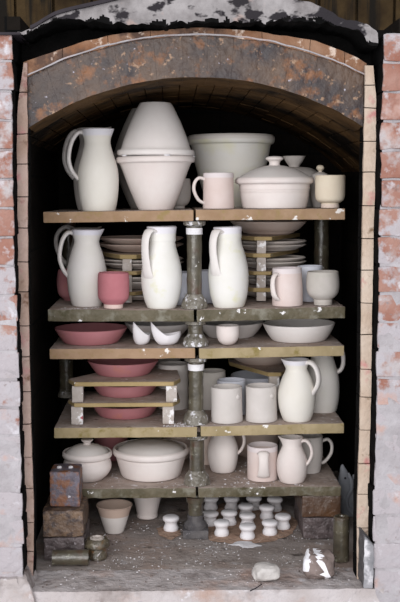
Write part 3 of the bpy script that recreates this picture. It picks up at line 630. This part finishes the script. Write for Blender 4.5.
# glazed ring on a drum
p = onfloor(96.5, 561, 10); s = S(p)
t = thing('crusted_spool', 'short crusted glazed spool with wide ring top beside the lying tube', 'kiln prop', p)
def rg(v): return v + nz(v, 90)*.0014
link('drum', lathe_bm([(0,0),(9.8*s,0),(10.3*s,2*s),(9.2*s,5*s),(8.8*s,10.5*s),(0,10.5*s)], 32, rg), P['crustd'], t)
link('ring', lathe_bm([(7*s,10*s)] + [(r*s,h*s) for r, h in catmull([(9,10),(12.2,11.5),(12.8,14),(11.8,17.5),(9.6,20),(8,19.6),(7,17.5),(7,10)], 4)], 40, rg), P['crustd'], t)
link('core', lathe_bm([(0,10*s),(7.2*s,10*s),(7.1*s,20.6*s),(5*s,21.2*s),(4.6*s,19*s),(0,18.5*s)], 24, rg), P['prop'], t)

# right: two bricks under the shelf
YR = G(322, 539, 0).y
zs = und('5R', W(322, 490, YR).x) - .002
o, z = brick(303, 341, 517.5, 539, YR, .24, 'brickdark', 'dark crusted firebrick, lower of two holding up the right shelf end', zb=.001, seed=11)
a = W(302, 517, YR); b = W(341, 497, YR)
bm = rough_box(-(b.x-a.x)/2, (b.x-a.x)/2, 0, .24, 0, zs-z-.003, .012, .003, 45, 12, .004)
o = link('firebrick', bm, P['brickrust']); o.location = ((a.x+b.x)/2, YR, z+.0022); tag(o, 'rust-orange glazed firebrick directly under the lowest right shelf end', 'brick', 'loose firebricks')
# standing tube right
p = onfloor(342, 562.5, 7); s = S(p); H = 45*s; rr = 8*s
bm = lathe_bm([(0,0),(rr*.98,0)] + [(rr*(1+.015*math.sin(i*2)), H*i/10) for i in range(1, 10)] + [(rr*.98,H-.002),(rr*.9,H),(rr*.5,H),(rr*.42,H-.004),(rr*.4,H*.6),(0,H*.6)], 32, lambda v: v+nz(v,60)*.001)
o = link('glazed_tube', bm, P['post']); o.location = p; tag(o, 'olive-glazed hollow tube standing upright on the floor at right', 'kiln prop', 'glazed tubes')
# rocks
def rock(px, py, wpx, hpx, dpx, m, label, name, seed, sq=.5, amp=.14, rpx=None):
    p = onfloor(px, py, dpx/2*.8); s = S(p); bm = bmesh.new(); bmesh.ops.create_icosphere(bm, subdivisions=4, radius=1)
    for v in bm.verts:
        c = v.co.copy(); e = sq
        c = Vector([math.copysign(abs(k)**e, k) for k in c]); c = c*(1 + noise.noise(v.co*1.6+Vector((seed,0,0)))*amp*2 + noise.noise(v.co*5+Vector((seed,0,0)))*amp*.3)
        v.co = Vector((c.x*wpx*.5*s, c.y*dpx*.5*s, max(c.z*.5+.5, 0)*hpx*s))
    if name == 'rock':
        for f in bm.faces:
            c = f.calc_center_median()/s; n1 = noise.noise(c*.28)*3.2
            if abs(c.x - (-3 + (hpx-c.z)*.42)) < 2.6 + n1 or (c.x < -wpx*.36 + n1 and c.z > hpx*.35): f.material_index = 1
    o = link(name, bm, None, mats=[P[m], P['splash']]); o.location = p; return tag(o, label, 'stone' if name != 'rock' else 'rock')
rock(320.5, 580, 30, 27, 22, 'paintrock', 'squarish brown rock splashed with white, beside the standing tube', 'rock', 5, .55, .12)
rock(267, 583, 28, 17, 20, 'stone', 'rounded pale stone with a green tinge on the sill edge', 'stone', 9, .75, .10)
# stick in front of the stone
bm = bmesh.new(); pts = catmull([G(262, 584, .004), G(256, 588, .004), G(250, 591, .004)], 5)
pts = [Vector(q) for q in pts]; rings = []
for i, q in enumerate(pts):
    rings.append([bm.verts.new(q + Vector((0, math.cos(2*PI*k/6), math.sin(2*PI*k/6)))*.0018) for k in range(6)])
for a_, b_ in zip(rings, rings[1:]):
    for k in range(6): bm.faces.new((a_[k], b_[k], b_[(k+1) % 6], a_[(k+1) % 6]))
tag(link('twig', bm, P['steel']), 'thin dark twig lying on the sill by the rounded pale stone', 'twig')

# wedge brick leaning at the right jamb
g = G(365, 590, 0); YW = g.y
p0 = W(356.5, 545, YW+.06)
bm = rough_box(-.014, .014, 0, .10, 0, .150, .010, .003, 40, 17, .004)
for v in bm.verts:
    if v.co.z > .09: v.co.z -= max(0, v.co.x+.012)*1.1*(v.co.z-.09)/.06
bmesh.ops.recalc_face_normals(bm, faces=bm.faces)
for f in bm.faces: f.material_index = 1 if f.normal.x < -.6 else 0
o = link('brick_fragment', bm, None, mats=[P['chunk'], P['darkblock']]); o.location = (W(368.5, 580, YW).x, YW, .004)
tag(o, 'upright grey brick fragment leaning at the foot of the right jamb', 'brick')

# grey clay figure behind the right-hand bricks
p = spot(0, 347, .27); s = S(p)*1.0
t = thing('clay_figure', 'grey clay animal-like figure with pointed snout raised, behind the right bricks', 'figurine', p)
def tube(path, rad, m, nm, flat=1.0, n=5):
    pts = catmull([(x*s, y*s, z_*s) for x, y, z_ in path], n); rs = catmull([(r_*s, i_) for i_, r_ in enumerate(rad)], n); bm = bmesh.new(); rings = []
    for i, q in enumerate(pts):
        tg = (pts[min(i+1, len(pts)-1)] - pts[max(i-1, 0)]).normalized(); u = tg.cross(Vector((0, 1, 0))).normalized(); v_ = u.cross(tg)
        rings.append([bm.verts.new(q + u*rs[i].x*math.cos(2*PI*k/20) + v_*rs[i].x*flat*math.sin(2*PI*k/20)) for k in range(20)])
    for a_, b_ in zip(rings, rings[1:]):
        for k in range(20): bm.faces.new((a_[k], b_[k], b_[(k+1) % 20], a_[(k+1) % 20]))
    bm.faces.new(rings[0]); bm.faces.new(list(reversed(rings[-1]))); return link(nm, bm, P[m], t)
tube([(2,0,0),(2,0,5),(1,0,16),(-1,0,25),(-3,0,33),(-3.6,0,41),(-5,0,47),(-5.4,0,51)], [8,9,9,8,6.8,4.8,2.8,1.0], 'clay', 'body', .9)
tube([(9,3,0),(9,3,8),(9,3,20),(9,3,28),(10,3,34),(12,3,37)], [7,7.5,7,5.5,3,.8], 'clay', 'haunch', .9)
tube([(-.5,-5.8,44),(2.5,-6.8,36),(2.5,-8,28),(-1.5,-8.4,19),(-1,-9,10),(4,-9,4),(9,-8,3)], [1.2,1.9,2,2,2,1.8,1], 'clay', 'coiled_ridge', .8)
e = tube([(4.5,2,34),(6.5,2,37),(6.2,2,40)], [2,2.2,.8], 'clay', 'ear')
bm = bmesh.new(); bmesh.ops.create_uvsphere(bm, u_segments=12, v_segments=8, radius=1.1*s); e = link('eye', bm, P['steel'], t); e.location = (-3.2*s, -5.2*s, 38.5*s)

# ------------------------------------------------------------------ the kiln
def xw(px, py, Y): return W(px, py, Y).x
YA = -.31                                   # face of the arch
XL = xw(27.5, 250, YA); XR = xw(362, 250, YA)
# floor
def grid_plane(name, x0, x1, y0, y1, z0, m, cell, amp, sc, seed, thick=.1):
    bm = bmesh.new(); nx = int((x1-x0)/cell); ny = int((y1-y0)/cell); vs = []
    for j in range(ny+1):
        vs.append([])
        for i in range(nx+1):
            q = Vector((x0+(x1-x0)*i/nx, y0+(y1-y0)*j/ny, z0)); q.z += amp*(noise.noise(q*sc+Vector((seed,0,0))) - .55); vs[-1].append(bm.verts.new(q))
    for j in range(ny):
        for i in range(nx): bm.faces.new((vs[j][i], vs[j][i+1], vs[j+1][i+1], vs[j+1][i]))
    be = [e for e in bm.edges if e.is_boundary]; r = bmesh.ops.extrude_edge_only(bm, edges=be)
    for v in r['geom']:
        if isinstance(v, bmesh.types.BMVert): v.co.z = z0-thick
    return struct(link(name, bm, P[m]))
YS = -.40
grid_plane('floor', XL-.12, XR+.25, -.24, .86, 0, 'floor', .02, .004, 22, 1)
grid_plane('trim_1', XL-.04, XR+.06, YS, -.235, 0.001, 'sill', .014, .004, 25, 3)
# brick course below the sill
def brick_wall(name, x0, x1, z0, z1, Yf, Yb, m, course, bl, edge=None, jit=.003, seed=1, gap=.006, off=0, side=1, top_z=None, rgh=.0045):
    """coursed bricks in real relief over a mortar bed; edge(z) gives the x of the reveal edge"""
    rnd = random.Random(seed); bm = bmesh.new(); z = z0; row = 0; bmm = bmesh.new()
    while z < z1 - .01:
        zt = min(z+course-gap, z1); xe0, xe1 = x0, x1
        if edge:
            e = edge((z+zt)/2) + rnd.uniform(-.003, .003)
            if side > 0: xe0 = e
            else: xe1 = e
        # lay bricks starting from the reveal edge
        L = abs(xe1-xe0); x = 0; first = bl if (row+off) % 2 else bl*.5
        while x < L - .01:
            l = min(first - gap, L-x); first = bl
            a, b_ = (xe0+x, xe0+x+l) if side > 0 else (xe1-x-l, xe1-x)
            if l > .015:
                yy = Yf + rnd.uniform(-jit, jit)
                merge(bm, rough_box(a, b_, yy, Yb, z, zt, .03, rgh, 28, seed+row, .005))
            x += l + gap
        z += course; row += 1
    bmesh.ops.recalc_face_normals(bm, faces=bm.faces)
    if edge:
        for f in bm.faces:
            c_ = f.calc_center_median(); e_ = edge(c_.z)
            if abs(c_.x-e_) < .035 and c_.y > Yf+.012: f.material_index = 1
    o = struct(link(name, bm, None, mats=[P[m], P['soot']]))
    a = x0 if side < 0 or not edge else edge((z0+z1)/2)+.006; b_ = x1 if side > 0 or not edge else edge((z0+z1)/2)-.006
    merge(bmm, rough_box(a, b_, Yf+.0015, Yb-.002, z0-.002, z1-.004, .022, .006, 26, seed, .004))
    bmesh.ops.recalc_face_normals(bmm, faces=bmm.faces)
    for v in bmm.verts:
        if v.co.y < Yf+.02: v.co.y += .007*max(0, min(1, (v.co.z-.45)/.7)) - .0015
    if edge:
        for v in bmm.verts:
            if abs(v.co.x-(b_ if side < 0 else a)) < .02: v.co.x += edge(v.co.z)-edge((z0+z1)/2) + side*-.003
        for f in bmm.faces:
            c_ = f.calc_center_median()
            if abs(c_.x-edge(c_.z)) < .035 and c_.y > Yf+.012: f.material_index = 1
    link('mortar_bed', bmm, None, o, mats=[P['mortar'], P['soot']]); return o
brick_wall('trim_2', XL-.02, XR+.04, -.26, -.022, YS+.004, -.25, 'wallbrick', .080, .23, seed=5)
# outer walls
def edge_from(pts, Y):
    q = [W(x, y, Y) for x, y in pts]; q = sorted([(v.z, v.x) for v in q])
    def f(z):
        if z <= q[0][0]: return q[0][1]
        for (z0, x0), (z1, x1) in zip(q, q[1:]):
            if z <= z1: return x0+(x1-x0)*(z-z0)/(z1-z0)
        return q[-1][1]
    return f
eL = edge_from([(12.5,40),(12.5,140),(15.5,290),(20,420),(23,510),(24,590)], YS)
eR = edge_from([(384,40),(382,130),(378.5,290),(376,420),(373.5,500),(374,600)], YS)
zL = W(5, 34, YS).z; zR = W(392, 31, YS).z
cr = 29.0*S(W(5, 200, YS))
# courses start so the joints fall where the photo shows them
z0L = W(5, 59.5, YS).z - 22*cr; z0R = W(392, 61, YS).z - 22*cr
brick_wall('wall_left', eL(0)-.55, 0, z0L, zL, YS, -.14, 'wallbrick', cr, .225, eL, seed=21, side=-1, off=1)
brick_wall('wall_right', 0, eR(0)+.55, z0R, zR, YS, -.14, 'wallbrick', cr, .225, eR, seed=31, side=1)
# lime-plaster foot at lower left
bm = rough_box(W(-6,590,YS-.01).x, W(33,590,YS-.01).x, YS-.018, -.27, -.30, W(20,576,YS).z, .012, .010, 22, 41, .01)
for v in bm.verts:
    k = (v.co.z+.02)/.06
    if k > 0 and v.co.x > W(22,590,YS).x: v.co.x -= k*.015
struct(link('trim_3', bm, P['sill']))

def curve_fn(pts):
    v = catmull(pts, 8)
    def f(x):
        if x <= v[0].x: return v[0].y
        for a, b in zip(v, v[1:]):
            if x <= b.x: return a.y + (b.y-a.y)*(x-a.x)/max(b.x-a.x, 1e-6)
        return v[-1].y
    return f
low = lambda x: 77 + 304 - math.sqrt(max(304**2-(x-197)**2, 1))
upp = lambda x: 34.5 + 373 - math.sqrt(max(373**2-(x-197)**2, 1))
topc = curve_fn([(20,66),(25,62),(60,49.5),(100,37.5),(150,31),(215,28),(300,38),(340,50),(366,63),(374,68)])
def band(bm, xa0, xa1, xb0, xb1, fa, fb, Yf, Yb, n=5, m=3, amp=.002, seed=1):
    """a curved prism between lower curve fa (x from xa0 to xa1) and upper curve fb, photo px on plane Yf, running back to Yb"""
    def pt(u, v, Y):
        xa = xa0+(xa1-xa0)*u; xb = xb0+(xb1-xb0)*u; A = W(xa, fa(xa), Yf); B = W(xb, fb(xb), Yf); q = A.lerp(B, v); q.y = Y
        return q + nz(q, 30, seed)*amp
    k = max(2, int(abs(Yb-Yf)/.03))
    grid = [[[bm.verts.new(pt(i/n, j/m, Yf+(Yb-Yf)*l/k)) for l in range(k+1)] for j in range(m+1)] for i in range(n+1)]
    for i in range(n):
        for j in range(m):
            for l in (0, k): bm.faces.new((grid[i][j][l], grid[i+1][j][l], grid[i+1][j+1][l], grid[i][j+1][l]))
    for i in range(n):
        for l in range(k):
            for j in (0, m): bm.faces.new((grid[i][j][l], grid[i+1][j][l], grid[i+1][j][l+1], grid[i][j][l+1]))
    for j in range(m):
        for l in range(k):
            for i in (0, n): bm.faces.new((grid[i][j][l], grid[i][j+1][l], grid[i][j+1][l+1], grid[i][j][l+1]))
# arch ring of voussoirs
bm = bmesh.new(); NV = 17
ed = [27.5,60,87,121,157,183,207,231,255,283,308,337,365]; NV = len(ed)-1
sp = lambda x: 197 + (x-197)*1.0
for i in range(NV):
    a, b = ed[i]+.07, ed[i+1]-.07
    tilt = lambda x: max(25.5, min(366.5, 197 + (x-197)*1.10))
    band(bm, a, b, tilt(a), tilt(b), low, upp, YA + random.uniform(-.001, .001), -.12, 8, 6, .0022, 7)
bmesh.ops.recalc_face_normals(bm, faces=bm.faces)
for f in bm.faces: f.material_index = 1 if f.normal.z < -.5 and f.calc_center_median().y > YA+.012 else 0
struct(link('trim_4', bm, None, mats=[P['voussoir'], P['vault']]))
bm = bmesh.new(); band(bm, 24, 367, 24, 367, lambda x: upp(x)+.4, lambda x: upp(x)-1.1, YA-.012, -.2, 60, 1, .003, 3)
struct(link('trim_5', bm, P['mortar']))
# outer brick band over the arch
bm = bmesh.new(); ed = [23, 62, 108, 150, 215, 262, 310, 345, 367]
for a, b in zip(ed, ed[1:]): band(bm, a+.3, b-.3, a+.3, b-.3, lambda x: upp(x)+1, topc, YA-.008, -.12, 8, 2, .003, 11)
struct(link('trim_6', bm, P['archtop']))
# black sooty recess behind and above the bands
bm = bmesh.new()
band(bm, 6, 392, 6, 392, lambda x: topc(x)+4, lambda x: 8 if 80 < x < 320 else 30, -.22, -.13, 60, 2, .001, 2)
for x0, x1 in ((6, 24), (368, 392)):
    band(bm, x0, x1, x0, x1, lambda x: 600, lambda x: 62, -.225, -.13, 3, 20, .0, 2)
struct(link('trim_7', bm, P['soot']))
# jamb linings: stacked firebricks
def lining(name, prs, m, Yf, Yb, joints, seed):
    bm = bmesh.new()
    fi = curve_fn([(y, xi) for y, xo, xi in prs]); fo = curve_fn([(y, xo) for y, xo, xi in prs])
    for a, b in zip(joints, joints[1:]):
        n = 3; dy = random.uniform(-.003, .003); vs = []
        for l, Y in enumerate((Yf+dy, Yf+.012, Yb)):
            for j in range(n+1):
                y = a+.5+(b-a-1.0)*j/n; z = W(20, y, Yf).z
                xa = W(fo(y), y, Yf).x; xb = W(fi(y), y, Yf).x
                for i in range(3):
                    x = xa+(xb-xa)*i/2; q = Vector((x, Y, z)); vs.append(bm.verts.new(q+nz(q, 25, seed)*.002))
        idx = lambda l, j, i: vs[(l*(n+1)+j)*3+i]
        for j in range(n):
            for i in range(2):
                bm.faces.new((idx(0,j,i), idx(0,j,i+1), idx(0,j+1,i+1), idx(0,j+1,i))); bm.faces.new((idx(2,j,i), idx(2,j,i+1), idx(2,j+1,i+1), idx(2,j+1,i)))
            for l in range(2):
                for i in (0, 2): bm.faces.new((idx(l,j,i), idx(l+1,j,i), idx(l+1,j+1,i), idx(l,j+1,i)))
        for l in range(2):
            for i in range(2):
                for j in (0, n): bm.faces.new((idx(l,j,i), idx(l+1,j,i), idx(l+1,j,i+1), idx(l,j,i+1)))
    bmesh.ops.recalc_face_normals(bm, faces=bm.faces)
    for f in bm.faces: f.material_index = 1 if f.calc_center_median().y > Yf+.013 else 0
    return struct(link(name, bm, None, mats=[P[m], P['soot']]))
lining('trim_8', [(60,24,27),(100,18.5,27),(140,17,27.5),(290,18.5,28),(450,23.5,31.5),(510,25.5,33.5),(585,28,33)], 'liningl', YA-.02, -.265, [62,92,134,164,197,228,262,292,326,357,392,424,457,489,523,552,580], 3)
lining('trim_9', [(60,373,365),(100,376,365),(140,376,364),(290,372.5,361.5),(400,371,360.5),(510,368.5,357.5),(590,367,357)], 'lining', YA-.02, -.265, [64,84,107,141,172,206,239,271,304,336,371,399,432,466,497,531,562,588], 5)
# interior walls, back and vault
ZC = 1.6
YBk = .84
def box(name, x0, x1, y0, y1, z0, z1, m):
    bm = bmesh.new(); bmesh.ops.create_cube(bm, size=1)
    for v in bm.verts: v.co = Vector((x0 if v.co.x < 0 else x1, y0 if v.co.y < 0 else y1, z0 if v.co.z < 0 else z1))
    return struct(link(name, bm, P[m], smooth=False))
WLx = XL - .035; WRx = XR + .13
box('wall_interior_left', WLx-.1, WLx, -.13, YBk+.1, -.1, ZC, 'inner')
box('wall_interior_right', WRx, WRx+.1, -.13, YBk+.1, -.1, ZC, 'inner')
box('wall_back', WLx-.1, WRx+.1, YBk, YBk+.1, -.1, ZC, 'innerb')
# vault: rows of bricks
bm = bmesh.new(); c0 = W(197, low(197), YA); Rw = 304*S(c0); cxw, czw = c0.x, c0.z - Rw
a0 = math.asin((WLx-.02-cxw)/Rw); a1 = math.asin((WRx+.02-cxw)/Rw); na = 24; rows = 9
for j in range(rows):
    ya = -.118 + (YBk+.11)/rows*j; yb = ya + (YBk+.11)/rows - .004
    for i in range(na):
        t0 = a0+(a1-a0)*i/na + .0016; t1 = a0+(a1-a0)*(i+1)/na - .0016; dr = random.uniform(0, .004) + .004
        vs = []
        for rr_ in (Rw+dr, Rw+.10):
            for y_ in (ya, yb):
                for t_ in (t0, t1): vs.append(bm.verts.new((cxw+rr_*math.sin(t_), y_, czw+rr_*math.cos(t_))))
        for f in ((0,1,3,2),(4,5,7,6),(0,1,5,4),(2,3,7,6),(0,2,6,4),(1,3,7,5)): bm.faces.new([vs[k] for k in f])
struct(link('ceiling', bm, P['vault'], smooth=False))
# plaster crown over the arch, with its ragged outline
pt_ = curve_fn([(10,34),(22,31.5),(35,26),(48,18),(62,12),(100,3),(130,-4),(170,-9),(215,-9),(260,-7),(300,0),(320,7),(345,18.5),(370,26),(378,33),(384,40)])
pb_ = curve_fn([(10,38),(22,35),(35,30),(48,24),(62,20),(85,20),(110,23),(150,25),(200,22.5),(250,22),(300,21.5),(330,24),(352,29),(362,34),(368,43),(378,46),(384,46)])
bm = bmesh.new()
band(bm, 18, 378, 18, 378, lambda x: pb_(x)+noise.noise(Vector((x*.13,0,0)))*3, lambda x: pt_(x)+noise.noise(Vector((x*.2,5,0)))*1.5, YS+.01, -.12, 160, 14, .005, 19)
bmesh.ops.recalc_face_normals(bm, faces=bm.faces)
for f in bm.faces:
    c_ = f.calc_center_median(); px_ = 200 + (c_.x - W(200, 25, YS).x)/S(W(200, 25, YS))
    lim = W(px_, pb_(px_), YS+.01).z + .004 + .016*noise.noise(Vector((c_.x*14, 3, 0))) + .012*noise.noise(Vector((c_.x*60, 3, c_.z*60)))
    f.material_index = 1 if f.normal.z < -.4 or c_.z < lim else 0
struct(link('trim_10', bm, None, mats=[P['plaster'], P['soot']]))
bm = bmesh.new(); band(bm, 30, 140, 30, 140, lambda x: pt_(x)+.5, lambda x: pt_(x)-3, YS-.005, YS+.05, 40, 1, 0, 1)
struct(link('trim_11', bm, P['steel']))
bm = bmesh.new(); band(bm, -60, 20, -60, 20, lambda x: 34.5, lambda x: 32, YS-.01, -.14, 10, 1, 0.001, 1)
struct(link('trim_12', bm, P['steel']))
# dark timber boards of the shed behind the kiln
bm = bmesh.new()
for i in range(26):
    x = -2.0+.16*i; merge(bm, rough_box(x, x+.15, 1.3+random.uniform(-.01,.01), 1.33, .6, 3.2, 1.0, 0, 1, 1, .004))
merge(bm, rough_box(-2.1, 2.3, 1.325, 1.36, .6, 3.2, 1.0, 0, 1, 1, .004))
struct(link('wall_shed', bm, P['wood']))

# ------------------------------------------------------------------ loose grit
def chips(name, area, n, m, label, smin, smax, seed, zf=None):
    smax *= .72; smin *= .7; n = int(n*2.2)
    rnd = random.Random(seed); bm = bmesh.new()
    for _ in range(n):
        q = area(rnd)
        if noise.noise(Vector((q.x*9, q.y*9, seed))) + .5*noise.noise(Vector((q.x*30, q.y*30, seed))) < rnd.uniform(-.25, .25): continue
        sz = smin+(smax-smin)*rnd.random()**3; rt = Matrix.Rotation(rnd.random()*6.3, 3, 'Z'); vs = []
        for (x, y, z_) in ((-1,-.7,0),(1,-.8,0),(.7,.9,0),(-.8,.8,0),(-.6,-.4,.7),(.6,-.5,.8),(.4,.5,.6),(-.5,.5,.75)):
            c = rt @ Vector((x*rnd.uniform(.6,1.3), y*rnd.uniform(.5,1.2), z_*rnd.uniform(.5,1)))*sz; vs.append(bm.verts.new(q+c))
        for f in ((0,1,2,3),(4,5,6,7),(0,1,5,4),(1,2,6,5),(2,3,7,6),(3,0,4,7)): bm.faces.new([vs[k] for k in f])
    o = link(name, bm, P[m], smooth=False); return tag(o, label, 'grit', kind='stuff')
def flo(r):
    return Vector((r.uniform(XL+.03, XR-.02), r.uniform(-.38, .25), -.0005))
chips('pale_grit', flo, 900, 'ash', 'pale flakes of kiln wash scattered over the kiln floor and sill', .0008, .0045, 5)
chips('brown_grit', flo, 800, 'ashd', 'brown grit scattered over the kiln floor and sill', .001, .006, 6)
def sh(key, x0, x1, y1=.3):
    def f(r):
        X = r.uniform(x0, x1); return Vector((X, .006+r.random()**1.5*y1, zsh(key, X)-.001))
    return f
chips('pale_grit', sh('5R', .02, .40), 260, 'ash', 'white flakes heaped on the lowest right shelf near the post', .001, .0045, 7)
chips('pale_grit', sh('5L', -.33, -.02), 140, 'ash', 'white flakes on the lowest left shelf around the casserole', .001, .0035, 8)
for k_, x0, x1, lab in (('4L', -.10, -.005, 'white flakes by the post foot on the left of the fourth shelf'), ('4R', .02, .10, 'white flakes by the post foot, right of the fourth shelf'), ('2L', -.42, -.3, 'white flakes at the left end of the second shelf')):
    chips('pale_grit', sh(k_, x0, x1, .06), 90, 'ash', lab, .001, .004, 9)

# pots lean with the slight slope of the shelf that carries them
for o in list(bpy.data.objects):
    if o.parent or not o.get('category') or o['category'] in ('kiln post', 'kiln tile', 'kiln prop', 'plate', 'clay wad'): continue
    for X, Y, z, key in SPOTS:
        if (o.location - Vector((X, Y, z))).length < .0005:
            a, b, t = LV[key]; o.rotation_euler[1] -= math.atan2(b.z-a.z, b.x-a.x); break
# ------------------------------------------------------------------ light
def area(name, loc, tgt, sx, sy, e, c):
    L = bpy.data.lights.new(name, 'AREA'); L.shape = 'RECTANGLE'; L.size = sx; L.size_y = sy; L.energy = e; L.color = c
    o = bpy.data.objects.new(name, L); C.objects.link(o); o.location = loc
    o.rotation_euler = (Vector(tgt)-Vector(loc)).to_track_quat('-Z', 'Y').to_euler(); return o
area('daylight_from_open_shed', (-1.6, -6.0, 2.1), (0, 0, .8), 6, 3.4, 350, (1, .985, .985))
w = bpy.data.worlds.new('overcast'); bpy.context.scene.world = w; w.use_nodes = True
w.node_tree.nodes['Background'].inputs[0].default_value = (.93, .95, 1, 1); w.node_tree.nodes['Background'].inputs[1].default_value = .95
vs = bpy.context.scene.view_settings
vs.view_transform = 'Standard'; vs.look = 'None'; vs.gamma = 1; vs.use_curve_mapping = False; vs.exposure = 0
